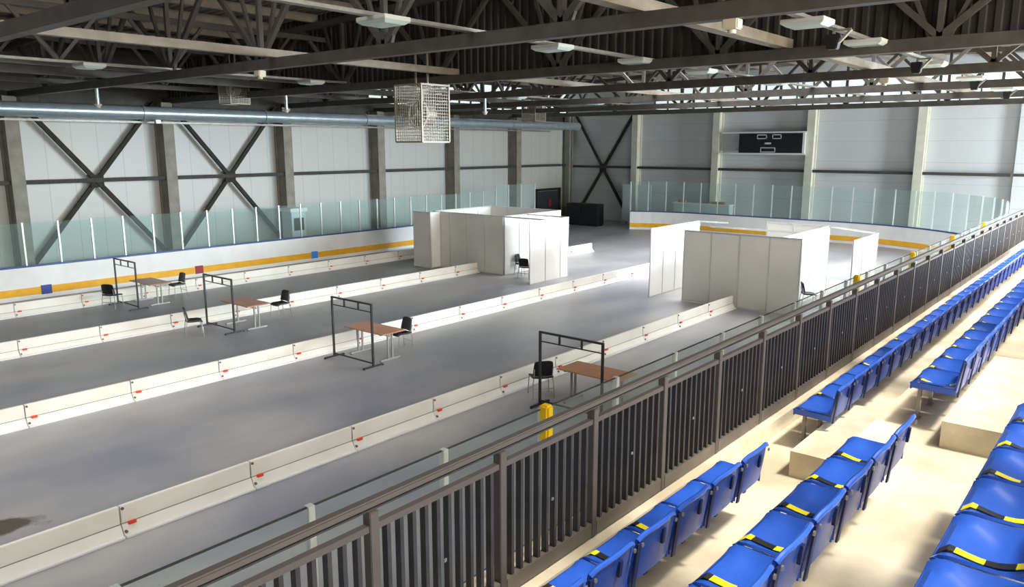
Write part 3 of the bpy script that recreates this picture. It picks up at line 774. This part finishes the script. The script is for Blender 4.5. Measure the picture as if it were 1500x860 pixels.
# ------------------------------------------------------------------ end wall and side items
t = thing('scoreboard', 'black electronic scoreboard hanging on the far end wall', 'scoreboard', (-18.55, YE - .66, 5.43))
MB().box(-1.95, 1.95, -.16, .02, -.58, .58).build('panel', M['score'], t, bevel=.02)
def outline(mb, x0, x1, z0, z1, w=.05):
    y0, y1 = -.175, -.162
    mb.box(x0, x1, y0, y1, z0, z0 + w).box(x0, x1, y0, y1, z1 - w, z1).box(x0, x0 + w, y0, y1, z0, z1).box(x1 - w, x1, y0, y1, z0, z1)
    return mb
for a in ((-.80, -.18, .25, .52), (.15, .72, .25, .52), (-.55, .38, -.55, -.25)): outline(MB(), *a).build('digit_frame', M['led'], t)
MB().box(-.30, .10, -.175, -.162, -.06, .04).build('digit_mark', M['led'], t)
for z in (.64, -.64): MB().box(-3.15, 2.15, -.06, .02, z - .05, z + .05).build('support_bar', M['frame_w'], t)
MB().box(1.98, 2.12, -.14, .02, -.60, .60).build('side_frame', M['frame_w'], t)
# exit and things in the dark corner
d = MB().box(XL, XL + .06, 43.6, 46.2, 0, 2.05).build('door_1', M['door'], kind='structure')
MB().box(XL + .001, XL + .12, 43.4, 43.6, 0, 2.25).box(XL + .001, XL + .12, 46.2, 46.4, 0, 2.25).box(XL + .001, XL + .12, 43.4, 46.4, 2.08, 2.25).build('door_frame', M['brace'], d)
MB().box(XL + .06, XL + .09, 45.0, 45.25, .9, 1.45).build('door_sign', M['signred'], d, label='small red sign')
t = thing('storage_cabinet', 'big black cabinet standing in the rink gateway at the far corner', 'cabinet', (-29.7, 43.2, 0))
MB().box(-1.25, 1.25, -.4, .4, .06, 1.46).build('body', M['black'], t, bevel=.02)
MB().box(-1.2, 1.2, -.36, .36, 0, .06).build('plinth', M['black'], t)
for x in (-.6, .6): MB().box(x - .55, x + .55, -.42, -.401, .15, 1.38).build('door', M['score'], t)
t = thing('kiosk', 'pale boxy kiosk with a white roof behind the side glass', 'kiosk', (XL + 1.9, 22.05, 0))
MB().box(-.4, .4, -.40, .40, 0, 2.15).build('body', M['paleboard'], t)
MB().box(-.46, .46, -.48, .48, 2.15, 2.32).build('roof', M['white_board'], t)
MB().box(.401, .42, -.28, .28, 1.25, 1.85).build('hatch', M['girt'], t)
for x, w, lbx in ((-27.9, .7, 'pale upright display board behind the end glass, narrow one by the corner'), (-26.55, 1.0, 'pale upright display board behind the end glass, wider one')):
    t = thing('display_board', lbx, 'board', (x, 45.6, 0))
    MB().box(-w / 2, w / 2, -.03, .03, .25, 2.7).build('panel', M['paleboard'], t)
    for s in (-1, 1): MB().box(s * w * .4 - .03, s * w * .4 + .03, -.3, .3, 0, .25).build('foot', M['alu'], t)
t = thing('counter', 'white counter standing behind the far end glass', 'counter', (-22.3, 45.6, 0))
MB().box(-1.9, 1.9, -.3, .3, 0, 1.62).build('body', M['paleboard'], t)
MB().box(-1.95, 1.95, -.36, .36, 1.62, 1.68).build('worktop', M['white_board'], t)
for x, w, h, lbx in ((-23.7, .5, .18, 'small brown box on the white counter, beside the display boards'), (-21.2, .9, .15, 'low brown box on the white counter, farther from the corner')):
    t = thing('cardboard_box', lbx, 'box', (x, 45.55, 1.68)); MB().box(-w / 2, w / 2, -.15, .15, 0, h).build('body', M['brown'], t, bevel=.01); MB().box(-.03, .03, -.151, .151, 0, h + .002).build('tape', M['beige'], t)

# ------------------------------------------------------------------ light
w = bpy.data.worlds.new('World'); scn.world = w; w.use_nodes = True
nt = w.node_tree; bg = nt.nodes['Background']; bg.inputs['Color'].default_value = (.75, .86, 1, 1); bg.inputs['Strength'].default_value = .7
def area(name, loc, target, sx, sy, power, color, spread=180):
    ld = bpy.data.lights.new(name, 'AREA'); ld.shape = 'RECTANGLE'; ld.size = sx; ld.size_y = sy; ld.energy = power; ld.color = color; ld.spread = R_(spread)
    o = bpy.data.objects.new(name, ld); col.objects.link(o); o.location = loc
    o.rotation_euler = (Vector(target) - Vector(loc)).to_track_quat('-Z', 'Y').to_euler(); return o
# unseen area lamps added as fill, some with no roof or wall opening behind
def down(name, x, y, z, sx, sy, p, c, tilt=0, spread=180):
    o = area(name, (x, y, z), (x, y, 0), sx, sy, p, c, spread); o.rotation_euler = (0, R_(tilt), 0); return o
down('roof_opening_fill', 2.6, 7.5, 9.75, 4.4, 19, 480, (1, .95, .88), 0, 104)  # unseen fill lamp at the roof opening above the stand
down('far_roof_opening_fill', 2.8, 30.5, 9.75, 4.4, 26, 7500, (1, .95, .87), 0, 120)  # second unseen fill lamp, along the far part of that opening
down('far_rink_fill', -12.5, 31.5, 9.55, 13, 11, 3000, (.93, .955, 1), 0, 125)  # added to brighten the far rink floor, under closed roof
down('near_rink_fill', -13, 3.5, 9.9, 11, 15, 660, (.95, .96, 1), 0, 118)  # added overhead fill for the near rink, no opening above it
area('window_fill', (8.9, 32, 5.6), (-12, 20, -7.4), 16, 5.5, 7400, (.79, .92, 1), 95)  # unseen fill lamp standing in the far window opening
area('end_wall_fill', (8.9, 42, 4.2), (-14, 47, 3.6), 6, 5, 3300, (.92, .98, 1), 100)  # added to brighten the end wall, mostly against solid wall
area('upper_window_fill', (8.9, 8.5, 7.2), (-18, 11, 0), 22, 3.2, 3000, (1, .94, .84), 120)  # unseen fill lamp in the upper window band
sd = bpy.data.lights.new('sun', 'SUN'); sd.energy = 4.5; sd.angle = R_(7); sd.color = (1, .94, .83)
so = bpy.data.objects.new('sun', sd); col.objects.link(so); so.location = (6, 10, 14)
so.rotation_euler = Vector((-.45, -.13, -1)).to_track_quat('-Z', 'Y').to_euler()
scn.cycles.transparent_max_bounces = 32
scn.view_settings.view_transform = 'Standard'
scn.view_settings.look = 'None'; scn.view_settings.gamma = 1; scn.view_settings.exposure = 0
scn.view_settings.use_curve_mapping = False
